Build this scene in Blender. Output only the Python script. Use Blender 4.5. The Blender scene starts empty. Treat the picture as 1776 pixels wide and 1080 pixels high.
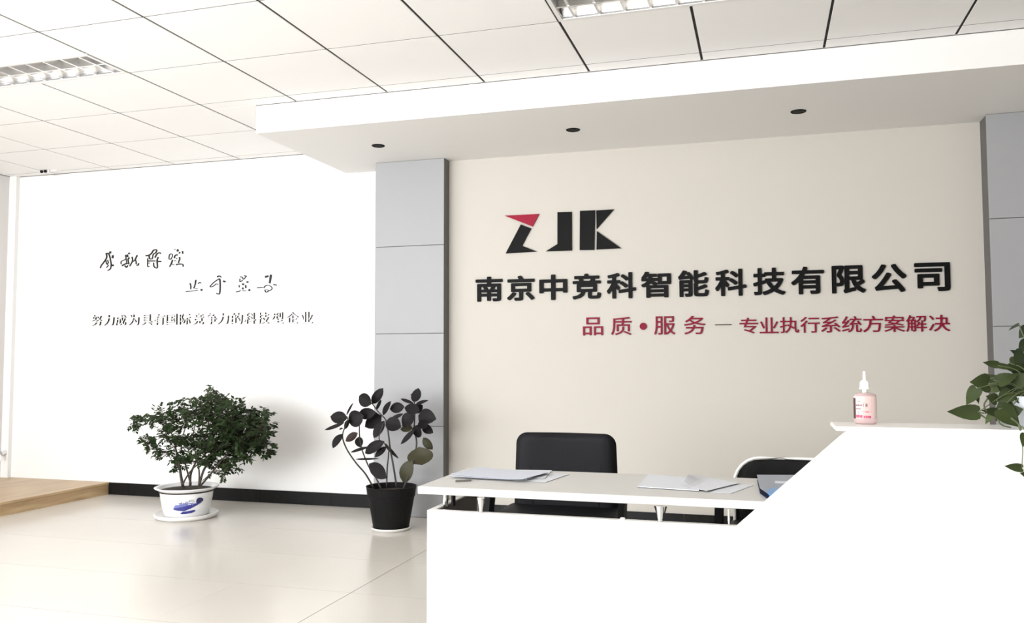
import bpy, bmesh, math, random
from mathutils import Vector, Matrix
random.seed(7)
C = bpy.context.scene
COL = C.collection
V = Vector

# ------------------------------------------------------------------ camera
CAMH = 1.0727
FPX = 1461.5
pit, yaw, rol = 0.05618, -0.28955, -0.002405
cy, sy, cp, sp = math.cos(yaw), math.sin(yaw), math.cos(pit), math.sin(pit)
FW = V((sy*cp, cy*cp, sp)); R0 = V((cy, -sy, 0)); U0 = R0.cross(FW)
RT = math.cos(rol)*R0 + math.sin(rol)*U0
UP = -math.sin(rol)*R0 + math.cos(rol)*U0
cam = bpy.data.objects.new('camera', bpy.data.cameras.new('camera'))
COL.objects.link(cam)
cam.matrix_world = Matrix(((RT.x, UP.x, -FW.x, 0), (RT.y, UP.y, -FW.y, 0), (RT.z, UP.z, -FW.z, CAMH), (0, 0, 0, 1)))
cam.data.sensor_width = 36
cam.data.lens = FPX/1776*36
cam.data.clip_start = 0.05
C.camera = cam

def at(x, y, Y):
    """point of the room seen at photo position x, y and standing at depth Y"""
    d = FW + RT*((x-888)/FPX) - UP*((y-540)/FPX)
    p = d*(Y/d.y)
    return V((p.x, p.y, p.z+CAMH))
def atz(x, y, z):
    d = FW + RT*((x-888)/FPX) - UP*((y-540)/FPX)
    p = d*((z-CAMH)/d.z)
    return V((p.x, p.y, p.z+CAMH))

# ------------------------------------------------------------------ world, lights, exposure
w = bpy.data.worlds.new('sky'); C.world = w; w.use_nodes = True
bg = w.node_tree.nodes['Background']
bg.inputs[0].default_value = (0.80, 0.88, 1.0, 1); bg.inputs[1].default_value = 1.0
def area(name, loc, rot, sx, sy_, energy, col=(0.975, 0.985, 1)):
    l = bpy.data.lights.new(name, 'AREA'); l.shape = 'RECTANGLE'; l.size = sx; l.size_y = sy_
    l.energy = energy; l.color = col
    o = bpy.data.objects.new(name, l); COL.objects.link(o); o.location = loc; o.rotation_euler = rot
    return o
H90 = math.pi/2
area('daylight_rear', (-3.4, -2.85, 1.5), (H90, 0, 0), 4.4, 1.9, 205)
area('daylight_left', (-5.95, 0.2, 1.55), (H90, 0, -H90), 4.2, 1.6, 45)
C.view_settings.view_transform = 'Standard'
C.view_settings.look = 'None'
C.view_settings.gamma = 1
C.view_settings.exposure = 0.96
C.view_settings.use_curve_mapping = False

# ------------------------------------------------------------------ materials
def mat(name, col, rough=0.5, metal=0.0, spec=0.5, noise=0.0, nscale=20, bump=0.0, trans=0, coat=0):
    m = bpy.data.materials.new(name); m.use_nodes = True
    nt = m.node_tree; b = nt.nodes['Principled BSDF']
    b.inputs['Base Color'].default_value = (*col, 1)
    b.inputs['Roughness'].default_value = rough
    b.inputs['Metallic'].default_value = metal
    b.inputs['Specular IOR Level'].default_value = spec
    b.inputs['Transmission Weight'].default_value = trans
    b.inputs['Coat Weight'].default_value = coat
    if noise or bump:
        tc = nt.nodes.new('ShaderNodeTexCoord'); n = nt.nodes.new('ShaderNodeTexNoise')
        n.inputs['Scale'].default_value = nscale; n.inputs['Detail'].default_value = 4
        nt.links.new(tc.outputs['Object'], n.inputs['Vector'])
        if noise:
            r = nt.nodes.new('ShaderNodeValToRGB')
            r.color_ramp.elements[0].position = .3; r.color_ramp.elements[1].position = .7
            r.color_ramp.elements[0].color = (*[c*(1-noise) for c in col], 1)
            r.color_ramp.elements[1].color = (*[min(1, c*(1+noise)) for c in col], 1)
            nt.links.new(n.outputs['Fac'], r.inputs['Fac']); nt.links.new(r.outputs['Color'], b.inputs['Base Color'])
        if bump:
            bp = nt.nodes.new('ShaderNodeBump'); bp.inputs['Strength'].default_value = bump; bp.inputs['Distance'].default_value = .002
            nt.links.new(n.outputs['Fac'], bp.inputs['Height']); nt.links.new(bp.outputs['Normal'], b.inputs['Normal'])
    return m
M = {}
M['wall_white'] = mat('wall_white_paint', (.85, .845, .83), .8, bump=.05, nscale=90)
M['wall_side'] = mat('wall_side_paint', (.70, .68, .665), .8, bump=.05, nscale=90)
M['wall_cream'] = mat('wall_cream_paint', (.565, .533, .482), .75, bump=.05, nscale=90)
M['soffit'] = mat('soffit_paint', (.84, .83, .81), .8)
M['tile'] = mat('ceiling_tile_white', (.92, .91, .895), .7, noise=.015, nscale=2)
M['void'] = mat('ceiling_void', (.015, .014, .013), .9)
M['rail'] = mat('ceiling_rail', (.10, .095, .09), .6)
M['floor'] = mat('floor_tile_glazed', (.72, .68, .62), .2, spec=.5, noise=.03, nscale=1.5)
M['grout'] = mat('floor_grout', (.10, .085, .075), .9)
M['black_tile'] = mat('black_skirting_tile', (.008, .008, .008), .4, spec=.15, noise=.2, nscale=30)
M['white_grout'] = mat('skirting_joint', (.6, .6, .6), .9)
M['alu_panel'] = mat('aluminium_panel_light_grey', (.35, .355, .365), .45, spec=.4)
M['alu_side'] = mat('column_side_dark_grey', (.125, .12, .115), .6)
M['desk'] = mat('desk_white_lacquer', (.90, .885, .86), .35, spec=.4, coat=.2)
M['worktop'] = mat('worktop_laminate', (.60, .59, .565), .4, spec=.3)
M['desk_in'] = mat('desk_inner_taupe', (.13, .12, .107), .7)  # taupe holds the shade of the desk's inner side; also colours the pen
M['chrome'] = mat('chrome', (.75, .76, .77), .15, 1.0)
M['lamp_metal'] = mat('mirror_louver', (.95, .95, .95), .25, 1.0)
M['white_metal'] = mat('white_enamel', (.82, .81, .80), .4)
M['black'] = mat('black_plastic', (.007, .007, .007), .6, spec=.12)
M['letter_black'] = mat('black_acrylic', (.006, .006, .006), .45, spec=.07)
M['letter_red'] = mat('red_acrylic', (.22, .006, .026), .45, spec=.12)
M['logo_red'] = mat('logo_crimson', (.30, .010, .034), .45, spec=.12)
M['letter_white'] = mat('white_acrylic_face', (.90, .885, .85), .6)
M['letter_grey'] = mat('dark_letter_edge', (.022, .022, .022), .5, spec=.2)
M['leather'] = mat('chair_black_leather', (.008, .008, .010), .6, spec=.15, bump=.25, nscale=160)
M['mesh_back'] = mat('chair_black_fabric', (.009, .009, .009), .8, spec=.15, bump=.4, nscale=300)
M['pale_plastic'] = mat('pale_plastic', (.75, .75, .73), .35)
M['ceramic'] = mat('white_glazed_ceramic', (.86, .86, .86), .12, spec=.6, coat=.5)
M['cobalt'] = mat('cobalt_glaze', (.035, .04, .24), .2, coat=.5)
M['cobalt_dark'] = mat('dark_cobalt_glaze', (.012, .014, .09), .2, coat=.5)
M['cobalt_pale'] = mat('pale_cobalt_glaze', (.16, .19, .46), .2, coat=.5)
M['soil'] = mat('potting_soil', (.045, .036, .028), .95, noise=.5, nscale=60, bump=1)
M['bark'] = mat('brown_bark', (.055, .044, .032), .8, noise=.3, nscale=40)
M['leaf_small'] = mat('small_green_leaf', (.022, .040, .013), .6, spec=.15, noise=.35, nscale=9)
M['leaf_dark'] = mat('rubber_leaf_dark', (.010, .009, .009), .55, spec=.15, noise=.25, nscale=8)
M['leaf_olive'] = mat('rubber_leaf_olive', (.045, .042, .022), .5, spec=.2, noise=.2, nscale=8)
M['leaf_red'] = mat('rubber_leaf_young', (.03, .016, .013), .5, spec=.2)
M['stem_dark'] = mat('dark_stem', (.03, .026, .02), .6)
M['pothos'] = mat('pothos_green', (.026, .038, .010), .5, spec=.2, noise=.35, nscale=14)
M['pothos_dark'] = mat('pothos_deep_green', (.012, .020, .007), .5, spec=.2, noise=.3, nscale=14)
M['pothos_pale'] = mat('pothos_pale_green', (.11, .14, .06), .5, spec=.2, noise=.2, nscale=14)
M['vine'] = mat('vine_stem', (.08, .10, .04), .5)
M['pot_grey'] = mat('pale_grey_pot', (.55, .58, .61), .35)
M['saucer'] = mat('white_plastic_saucer', (.78, .77, .74), .35)
M['paper'] = mat('printer_paper', (.66, .68, .72), .7)
M['paper2'] = mat('printer_paper_blueish', (.58, .61, .68), .7)
M['ink'] = mat('dark_binding', (.03, .03, .035), .6)
M['blue'] = mat('blue_plastic', (.10, .30, .62), .3)
M['blue_pale'] = mat('greyish_blue_plastic', (.24, .28, .35), .3)
M['navy'] = mat('navy_plastic', (.01, .015, .05), .4)
M['gel'] = mat('clear_pink_gel', (.84, .64, .63), .08, trans=.55)
M['clear'] = mat('clear_plastic', (.88, .90, .90), .05, trans=.8)
M['label'] = mat('pink_label', (.60, .455, .43), .5)
M['label_pink'] = mat('label_pink_print', (.50, .05, .13), .5)
M['label_soft'] = mat('label_soft_pink_print', (.62, .22, .28), .5)
M['label_grey'] = mat('label_maroon_print', (.10, .03, .035), .5)
M['label_dark'] = mat('label_dark_band', (.05, .02, .02), .5)
M['cap'] = mat('white_pump_plastic', (.88, .87, .83), .35)

def wood():
    m = bpy.data.materials.new('light_laminate_wood'); m.use_nodes = True
    nt = m.node_tree; b = nt.nodes['Principled BSDF']
    tc = nt.nodes.new('ShaderNodeTexCoord'); mp = nt.nodes.new('ShaderNodeMapping')
    mp.inputs['Scale'].default_value = (14, 1.2, 14)
    n = nt.nodes.new('ShaderNodeTexNoise'); n.inputs['Scale'].default_value = 2.2; n.inputs['Detail'].default_value = 6; n.inputs['Distortion'].default_value = .6
    r = nt.nodes.new('ShaderNodeValToRGB')
    r.color_ramp.elements[0].position = .32; r.color_ramp.elements[1].position = .7
    r.color_ramp.elements[0].color = (.40, .26, .13, 1); r.color_ramp.elements[1].color = (.58, .42, .24, 1)
    for a, c in ((tc.outputs['Object'], mp.inputs['Vector']), (mp.outputs['Vector'], n.inputs['Vector']), (n.outputs['Fac'], r.inputs['Fac']), (r.outputs['Color'], b.inputs['Base Color'])):
        nt.links.new(a, c)
    b.inputs['Roughness'].default_value = .35
    return m
M['wood'] = wood()

# ------------------------------------------------------------------ helpers
def thing(name, label, cat, loc=(0, 0, 0), rz=0, group=None):
    o = bpy.data.objects.new(name, None); COL.objects.link(o)
    o.location = loc; o.rotation_euler = (0, 0, rz); o.empty_display_size = .05
    o['label'] = label; o['category'] = cat
    if group: o['group'] = group
    return o
def link(name, me, parent=None):
    o = bpy.data.objects.new(name, me); COL.objects.link(o)
    if parent: o.parent = parent
    return o
def obj(name, bm, m, parent=None, smooth=False, label=None):
    """bm coordinates are the parent's own coordinates"""
    bmesh.ops.recalc_face_normals(bm, faces=bm.faces) if bm.faces else None
    me = bpy.data.meshes.new(name); bm.to_mesh(me); bm.free()
    for x in (m if isinstance(m, (list, tuple)) else [m]): me.materials.append(x)
    if smooth:
        for p in me.polygons: p.use_smooth = True
    o = link(name, me, parent)
    if label: o['label'] = label
    return o
def struct(name, bm, m, parent=None, smooth=False):
    o = obj(name, bm, m, parent, smooth)
    if parent is None: o['kind'] = 'structure'
    return o
def add_box(bm, x0, x1, y0, y1, z0, z1, bev=0, mi=0):
    g = bmesh.ops.create_cube(bm, size=1)
    vs = g['verts']
    for v in vs:
        v.co = V(((x0+x1)/2+v.co.x*(x1-x0), (y0+y1)/2+v.co.y*(y1-y0), (z0+z1)/2+v.co.z*(z1-z0)))
    fs = {f for v in vs for f in v.link_faces}
    for f in fs: f.material_index = mi
    if bev:
        es = list({e for v in vs for e in v.link_edges})
        bmesh.ops.bevel(bm, geom=es, offset=bev, segments=2, affect='EDGES', profile=.5)
    return bm
def box(*a, **k): return add_box(bmesh.new(), *a, **k)
def add_prism(bm, pts, axis, d0, d1, mi=0, side=None):
    """polygon pts in the plane normal to axis, extruded d0..d1"""
    def P(p, d): return V((d, p[0], p[1])) if axis == 'x' else V((p[0], d, p[1])) if axis == 'y' else V((p[0], p[1], d))
    a = [bm.verts.new(P(p, d0)) for p in pts]; b = [bm.verts.new(P(p, d1)) for p in pts]
    f = [bm.faces.new(a), bm.faces.new(b[::-1])]
    for q in f: q.material_index = mi
    n = len(pts)
    for i in range(n):
        q = bm.faces.new((a[i], b[i], b[(i+1) % n], a[(i+1) % n])); q.material_index = mi if side is None else side
    return bm
def prism(*a, **k): return add_prism(bmesh.new(), *a, **k)
def add_lathe(bm, prof, n=32, c=(0, 0), mi=0, sx=1, sy_=1):
    rings = []
    for r, z in prof:
        if r < 1e-6: rings.append([bm.verts.new((c[0], c[1], z))])
        else: rings.append([bm.verts.new((c[0]+sx*r*math.cos(2*math.pi*k/n), c[1]+sy_*r*math.sin(2*math.pi*k/n), z)) for k in range(n)])
    for a, b in zip(rings, rings[1:]):
        for k in range(n):
            k2 = (k+1) % n
            if len(a) == 1 and len(b) == 1: continue
            if len(a) == 1: f = bm.faces.new((a[0], b[k], b[k2]))
            elif len(b) == 1: f = bm.faces.new((a[k], b[0], a[k2]))
            else: f = bm.faces.new((a[k], b[k], b[k2], a[k2]))
            f.material_index = mi
    return bm
def lathe(*a, **k): return add_lathe(bmesh.new(), *a, **k)
def add_tube(bm, pts, r0, r1=None, n=8, mi=0):
    pts = [V(p) for p in pts]; r1 = r0 if r1 is None else r1
    rings = []; ref = V((.3, .2, 1)).normalized()
    for i, p in enumerate(pts):
        d = (pts[min(i+1, len(pts)-1)]-pts[max(i-1, 0)]).normalized()
        if abs(d.dot(ref)) > .95: ref = V((1, .1, 0)).normalized()
        a = d.cross(ref).normalized(); b = d.cross(a)
        r = r0+(r1-r0)*i/max(1, len(pts)-1)
        rings.append([bm.verts.new(p+a*r*math.cos(2*math.pi*k/n)+b*r*math.sin(2*math.pi*k/n)) for k in range(n)])
    for a, b in zip(rings, rings[1:]):
        for k in range(n):
            bm.faces.new((a[k], b[k], b[(k+1) % n], a[(k+1) % n])).material_index = mi
    bm.faces.new(rings[0]).material_index = mi; bm.faces.new(rings[-1][::-1]).material_index = mi
    return bm
def tube(*a, **k): return add_tube(bmesh.new(), *a, **k)
def spline(pts, n=6):
    pts = [V(p) for p in pts]; out = []
    q = [pts[0]*2-pts[1]]+pts+[pts[-1]*2-pts[-2]]
    for i in range(1, len(q)-2):
        for k in range(n):
            t = k/n
            out.append(.5*((2*q[i])+(-q[i-1]+q[i+1])*t+(2*q[i-1]-5*q[i]+4*q[i+1]-q[i+2])*t*t+(-q[i-1]+3*q[i]-3*q[i+1]+q[i+2])*t**3))
    out.append(pts[-1]); return out
def add_leaf(bm, base, tip, width, nrm, fold=.25, curl=.12, prof=None, n=7, mi=0):
    base = V(base); tip = V(tip); L = (tip-base).length; d = (tip-base)/L
    nrm = V(nrm); nrm = (nrm-d*nrm.dot(d)).normalized(); s = d.cross(nrm)
    prof = prof or [0, .55, .86, 1, .95, .75, .42, 0]
    rows = []
    for i in range(n+1):
        t = i/n; k = t*(len(prof)-1); a = int(min(k, len(prof)-2)); wd = (prof[a]+(prof[a+1]-prof[a])*(k-a))*width/2
        c = base+d*L*t+nrm*L*curl*math.sin(math.pi*t)
        if wd < 1e-5: rows.append([bm.verts.new(c)])
        else: rows.append([bm.verts.new(c-s*wd+nrm*wd*fold), bm.verts.new(c-s*wd*.5+nrm*wd*fold*.35), bm.verts.new(c), bm.verts.new(c+s*wd*.5+nrm*wd*fold*.35), bm.verts.new(c+s*wd+nrm*wd*fold)])
    for a, b in zip(rows, rows[1:]):
        if len(a) == 1: fs = [bm.faces.new((a[0], b[k], b[k+1])) for k in range(4)] if len(b) > 1 else []
        elif len(b) == 1: fs = [bm.faces.new((a[k], b[0], a[k+1])) for k in range(4)]
        else: fs = [bm.faces.new((a[k], b[k], b[k+1], a[k+1])) for k in range(4)]
        for f in fs: f.material_index = mi; f.smooth = True
    return bm

# ------------------------------------------------------------------ room shell
XL, XR, YB, YR = -6.12, 3.2, 5.615, -3.0      # left, right, back (white) wall, rear wall
YS = 5.47                                     # cream sign wall
ZC = 2.6308; ZS = 2.457                       # ceiling tiles, soffit
# floor: bed plus tiles
bm = box(XL-.1, XR+.1, YR-.1, YB+.1, -.08, -.0003)
floor = struct('floor', bm, M['grout'])
cache = {}
def tile_obj(name, x0, x1, y0, y1, z0, z1, m, parent, bev=.0015):
    k = (name, round(x1-x0, 3), round(y1-y0, 3))
    if k not in cache:
        b = box(0, x1-x0, 0, y1-y0, z0, z1, bev=0)
        if bev:
            es = [e for e in b.edges if all(abs(v.co.z-(z1 if z1 <= 0.01 else z0)) < 1e-5 for v in e.verts)]
            bmesh.ops.bevel(b, geom=es, offset=bev, segments=1, affect='EDGES')
        me = bpy.data.meshes.new(name); bmesh.ops.recalc_face_normals(b, faces=b.faces); b.to_mesh(me); b.free(); me.materials.append(m); cache[k] = me
    o = link(name, cache[k], parent); o.location = (x0, y0, 0); return o
xs = [-1.84-.6*k for k in range(8)][::-1]+[-1.84+.6*k for k in range(1, 6)]
xs = [x for x in xs if x > XL]; xs = [XL]+xs
ys = [1.77, 2.37, 2.97, 3.57, 4.17, 4.77, 5.37, YB]
for i in range(len(xs)-1):
    for j in range(len(ys)-1):
        x0, x1 = xs[i], xs[i+1]
        gl = .0016 if abs(x0+1.84) < .01 else .0003
        gr = .0016 if abs(x1+1.84) < .01 else .0003
        tile_obj('floor_tile', x0+gl, x1-gr, ys[j]+.0013, ys[j+1]-.0013, -.004, 0, M['floor'], floor, bev=0)
xe = xs[-1]
bm = box(XL, XR, YR, 1.77, -.004, 0); add_box(bm, xe, XR, 1.77, YB, -.004, 0)
struct('tiled_area', bm, M['floor'], floor)

# walls
def wall(name, bm, m): return struct(name, bm, m)
wall('wall_back_left', box(XL-.1, -2.5, YB, YB+.12, -.05, 2.85), M['wall_white'])
wall('wall_back_right', box(-2.5, XR+.1, YS, YB+.12, -.05, 2.85), M['wall_cream'])
wall('wall_right', box(XR, XR+.12, YR, YS, -.05, 2.85), M['wall_cream'])
# left wall with three window openings, rear wall with two
def wall_openings(name, axis, c0, c1, lo, hi, ops, m):
    bm = bmesh.new(); cur = lo
    for a, b, z0, z1 in ops:
        segs = [(cur, a, -.05, 2.85), (a, b, -.05, z0), (a, b, z1, 2.85)]; cur = b
        for s in segs:
            add_box(bm, *((c0, c1, s[0], s[1]) if axis == 'x' else (s[0], s[1], c0, c1)), s[2], s[3])
    add_box(bm, *((c0, c1, cur, hi) if axis == 'x' else (cur, hi, c0, c1)), -.05, 2.85)
    return struct(name, bm, m)
wall_openings('wall_left', 'x', XL-.12, XL, YR, YB, [(-1.9, -.2, .75, 2.35), (.1, 2.2, .75, 2.35)], M['wall_side'])
wall_openings('wall_rear', 'y', YR-.12, YR, XL, XR, [(-5.6, -3.5, .55, 2.45), (-3.3, -1.2, .55, 2.45)], M['wall_white'])
def window(n, axis, c, a, b, z0, z1):
    bm = bmesh.new(); t = .05
    def bx(p0, p1, q0, q1): add_box(bm, *((c-.03, c+.03, p0, p1) if axis == 'x' else (p0, p1, c-.03, c+.03)), q0, q1)
    bx(a, a+t, z0, z1); bx(b-t, b, z0, z1); bx(a+t, b-t, z0, z0+t); bx(a+t, b-t, z1-t, z1); bx((a+b)/2-t/2, (a+b)/2+t/2, z0+t, z1-t)
    struct('window_%d' % n, bm, M['white_metal'])
window(1, 'x', XL-.06, -1.9, -.2, .75, 2.35); window(2, 'x', XL-.06, .1, 2.2, .75, 2.35)
window(3, 'y', YR-.06, -5.6, -3.5, .55, 2.45); window(4, 'y', YR-.06, -3.3, -1.2, .55, 2.45)

# ceiling
X0, Y0, T = -5.680, 3.123, .6
LIGHTS = [(2, 4), (8, 10)]
bm = box(XL-.1, XR+.1, YR-.1, YB+.1, 2.78, 2.86)
ceiling = struct('ceiling', bm, M['void'])
struct('plain_ceiling', box(XL, XR, YR, Y0-2*T, ZC, ZC+.02), M['tile'], ceiling)
gx, gy = .0064, .0030
cols = [XL]+[X0+T*i for i in range(0, 15)]+[XR]
for ci in range(len(cols)-1):
    x0, x1 = cols[ci], cols[ci+1]
    i = ci-1                                       # column index of x0
    if x1-x0 < .02: continue
    for j in range(-2, 5):
        y0, y1 = Y0+T*j, min(Y0+T*(j+1), YB)
        segs = [(y0, y1)]
        if j == 0 and any(a <= i < b for a, b in LIGHTS): segs = [(y0, y0+T/2)]
        for a, b in segs:
            if x1 > -2.96 and b > 4.44: b = 4.44
            if b-a < .02: continue
            xx = x1
            tile_obj('ceiling_tile', x0+gx, xx-gx, a+gy, b-gy, ZC, ZC+.012, M['tile'], ceiling, bev=.001)
# tiles beside the soffit: the column that the soffit's end cuts through
tile_obj('ceiling_tile', cols[5]+gx, -2.962, 4.44, 4.923, ZC, ZC+.012, M['tile'], ceiling, bev=.001)
tile_obj('ceiling_tile', cols[5]+gx, -2.962, 4.923+gy, 5.523-gy, ZC, ZC+.012, M['tile'], ceiling, bev=.001)
tile_obj('ceiling_tile', cols[5]+gx, -2.962, 5.523+gy, YB, ZC, ZC+.012, M['tile'], ceiling, bev=.001)
# hanging grid: slim rails set back between the tiles
for x in cols[1:-1]:
    ye = YB if x < -3 else 4.44
    through = any(abs(x-(X0+T*(a_+b_)/2)) < .01 for a_, b_ in LIGHTS)      # broken where a light sits
    for a_, b_ in ([(Y0-2*T, Y0+T/2), (Y0+T, ye)] if through else [(Y0-2*T, ye)]):
        struct('grid_rail', box(x-.0063, x+.0063, a_, b_, ZC+.004, ZC+.05), M['void'], ceiling)
for j in range(-2, 5):
    y = Y0+T*j
    for x0, x1 in zip(cols, cols[1:]):
        if y > 4.44 and x1 > -2.9: x1 = -2.97
        if x1-x0 < .05: continue
        struct('cross_rail', box(x0+.0064, x1-.0064, y-.0034, y+.0034, ZC+.0006, ZC+.05), M['rail'], ceiling)

struct('edge_shadow_strip', box(XL, -2.97, YB-.004, YB, ZC-.0035, ZC), M['rail'], ceiling)  # dark strips stand for the shadow line where ceiling meets walls and fascia
struct('edge_shadow_strip', box(XL, XL+.004, 2.0, YB-.004, ZC-.0035, ZC), M['rail'], ceiling)
struct('edge_shadow_strip', box(-2.96, XR, 4.4365, 4.44, ZC-.003, ZC), M['rail'], ceiling)

# soffit
struct('trim_1', box(-2.96, XR, 4.44, YB, ZS, 2.76, bev=.002), M['soffit'])

# corner casing, left
struct('trim_2', box(XL, XL+.075, YB-.035, YB, .097, ZC), M['wall_white'])

# columns clad in aluminium panels
def column(name, x0, x1, yf):
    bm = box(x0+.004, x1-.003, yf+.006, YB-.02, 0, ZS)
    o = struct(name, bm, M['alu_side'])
    zs = [ZS, 1.857, 1.249, .617, 0]
    for a, b in zip(zs, zs[1:]):
        struct('cladding_panel', box(x0, x1-.004, yf, yf+.014, b+.0022, a-.0022, bev=.0012), M['alu_panel'], o)
    return o
column('column', -2.603, -2.083, 5.37)
column('column', 1.240, 1.86, 5.305)

# skirting tiles
def skirting(name, x0, x1, y, joints, z=.0945):
    o = struct(name, box(x0, x1, y-.008, y, 0, z-.002), M['white_grout'])
    js = [x0]+[j for j in joints if x0 < j < x1]+[x1]
    for a, b in zip(js, js[1:]):
        struct('skirting_tile', box(a+.0012, b-.0012, y-.014, y-.004, 0.0005, z), M['black_tile'], o)
skirting('baseboard_back_left', -5.04, -2.603, YB, [-4.85, -4.25, -3.65, -3.058])
skirting('baseboard_back_right', -2.083, 1.24, YS, [-1.7, -1.1, -.5, .1, .7])
struct('baseboard_left', box(XL, XL+.012, 3.0, 5.36, .098, .135), M['black_tile'])
struct('baseboard_right', box(XR-.012, XR, YR, YS, 0, .09), M['black_tile'])

# wooden platform
pl = struct('wooden_platform', box(XL+.001, -5.06, 2.4, YB-.001, 0, .078), M['wood'])
struct('deck_board', box(XL+.001, -5.035, 2.4, YB-.001, .078, .097, bev=.003), M['wood'], pl)
struct('riser_board', box(-5.06, -5.043, 2.4, YB-.001, 0, .078), M['wood'], pl)

# ------------------------------------------------------------------ ceiling troffers with mirror louvers
def troffer(ca, cb, label):
    x0, x1 = X0+T*ca, X0+T*cb; y0, y1 = Y0+T/2, Y0+T
    t = thing('louver_light', label, 'ceiling light', (x0, y0, ZC))
    L, W = x1-x0, y1-y0
    bm = bmesh.new(); f = .022
    add_box(bm, .003, L-.003, .002, f, -.003, .012); add_box(bm, .003, L-.003, W-f, W-.002, -.003, .012)
    add_box(bm, .003, f, f, W-f, -.003, .012); add_box(bm, L-f, L-.003, f, W-f, -.003, .012)
    obj('frame', bm, M['white_metal'], t)
    bm = bmesh.new()
    add_box(bm, .004, L-.004, .003, W-.003, .088, .094)
    for a in ((.004, .010, .003, W-.003), (L-.010, L-.004, .003, W-.003), (.01, L-.01, .003, .009), (.01, L-.01, W-.009, W-.003)):
        add_box(bm, *a, .012, .088)
    obj('housing', bm, M['white_metal'], t)
    mid = W/2
    # parabolic side reflectors and the centre spine
    for c, sgn in ((f, 1), (W-f, -1)):
        bm = bmesh.new(); pr = []
        for k in range(7):
            u = k/6; pr.append((c+sgn*.026*u**2, .001+.05*u))
        pr2 = [(p[0]-sgn*.0015, p[1]) for p in pr][::-1]
        add_prism(bm, pr+pr2, 'x', f, L-f); obj('side_reflector', bm, M['lamp_metal'], t, smooth=False)
    pr = [(mid-.006, .0), (mid-.003, .02), (mid-.001, .045), (mid+.001, .045), (mid+.003, .02), (mid+.006, 0)]
    obj('centre_reflector', prism(pr, 'x', f, L-f), M['lamp_metal'], t)
    n = 10; bl = None
    for r in range(2):
        ya = f+.002 if r == 0 else mid+.004; yb = mid-.004 if r == 0 else W-f-.002
        for k in range(1, n+1):
            x = f+(L-2*f)*(k-.5)/n
            pr = [(x-.006, .002), (x-.0012, .042), (x+.0012, .042), (x+.006, .002)]
            bm = prism(pr, 'y', ya, yb)
            add_box(bm, x-.0055, x+.0055, ya, yb, .0005, .0022, mi=1)
            obj('louver_blade', bm, [M['lamp_metal'], M['lamp_metal']], t)
        yc = (ya+yb)/2
        bm = tube([(f, yc, .066), (L-f, yc, .066)], .013, n=12)
        obj('fluorescent_tube', bm, M['cap'], t, smooth=False)
    return t
troffer(2, 4, 'recessed mirror-louvered ceiling light near the left edge of the picture')
troffer(8, 10, 'recessed mirror-louvered ceiling light above the logo, cut by the top edge')

# small twin-head emergency fitting by the corner
p = atz(88, 297, ZC)
t = thing('emergency_light', 'tiny white twin spot fitting on the ceiling near the left corner', 'light', (p.x, p.y-.02, ZC))
obj('base_plate', box(-.05, .03, -.03, .03, -.022, 0, bev=.004), M['white_metal'], t)
for dx in (-.033, .005):
    b = bmesh.new(); add_tube(b, [(dx, -.03, -.012), (dx, -.045, -.014)], .010, .012, n=14); obj('lamp_head', b, M['black'], t)
obj('cover', prism([(.034, -.0), (.036, -.012), (.085, -.014), (.105, -.004), (.108, 0)], 'y', -.02, .02), M['white_metal'], t)

# soffit downlights
for k, (x, lab) in enumerate([(-2.372, 'black recessed downlight in the soffit above the grey column, leftmost of three'),
                              (-1.080, 'black recessed downlight in the soffit above the black and red logo, middle of three'),
                              (.213, 'black recessed downlight in the soffit toward the right end, rightmost of three')]):
    t = thing('recessed_downlight', lab, 'ceiling light', (x, 4.93, ZS), 0, 'downlights in the soffit')
    obj('ring', lathe([(.034, -.001), (.036, -.005), (.041, -.004), (.043, 0), (.036, .0), (.034, -.001)], 28), M['black'], t, smooth=True)
    obj('bulb', lathe([(0, -.0022), (.022, -.002), (.035, -.0008), (.035, 0)], 24), M['void'], t, smooth=True)

# ------------------------------------------------------------------ wall lettering
def glyph(ch, parent, xc, zc, wid, hei, depth, y, mats, off=0.0, name='letter', shear=0):
    c = bpy.data.curves.new('glyph', 'FONT'); c.body = ch; c.size = 1; c.extrude = .5; c.resolution_u = 3; c.shear = shear
    o = bpy.data.objects.new('glyph', c); COL.objects.link(o)
    bpy.context.view_layer.update()
    me = bpy.data.meshes.new_from_object(o.evaluated_get(bpy.context.evaluated_depsgraph_get()))
    bpy.data.objects.remove(o); bpy.data.curves.remove(c)
    if off:
        b2 = bmesh.new(); 
        for k in range(9):
            n0 = len(b2.verts); b2.from_mesh(me); b2.verts.ensure_lookup_table()
            d = V((0, 0, 0)) if k == 8 else V((round(math.cos(k*math.pi/4)), round(math.sin(k*math.pi/4)), 0))*off*(1 if k % 2 == 0 else .85)
            for v in b2.verts[n0:]: v.co += d+V((0, 0, .002*k if v.co.z > 0 else 0))
        b2.to_mesh(me); b2.free()
    xs_ = [v.co.x for v in me.vertices]; ys_ = [v.co.y for v in me.vertices]
    cx, cy_ = (min(xs_)+max(xs_))/2, (min(ys_)+max(ys_))/2
    sx = wid/(max(xs_)-min(xs_)) if wid else hei/(max(ys_)-min(ys_)); sz = hei/(max(ys_)-min(ys_)) if hei else sx
    for v in me.vertices:
        x, yy, z = v.co
        v.co = ((x-cx)*sx, -(z+.5)*depth, (yy-cy_)*sz)
    me.materials.clear()
    for m in mats: me.materials.append(m)
    me.update()
    if len(mats) > 1:
        for p in me.polygons: p.material_index = 0 if p.normal.y < -.9 else 1
    ob = link(name, me, parent); ob.location = (xc, y, zc)-parent.location if isinstance(xc, V) else V((xc, y, zc))-parent.location
    return ob

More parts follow.
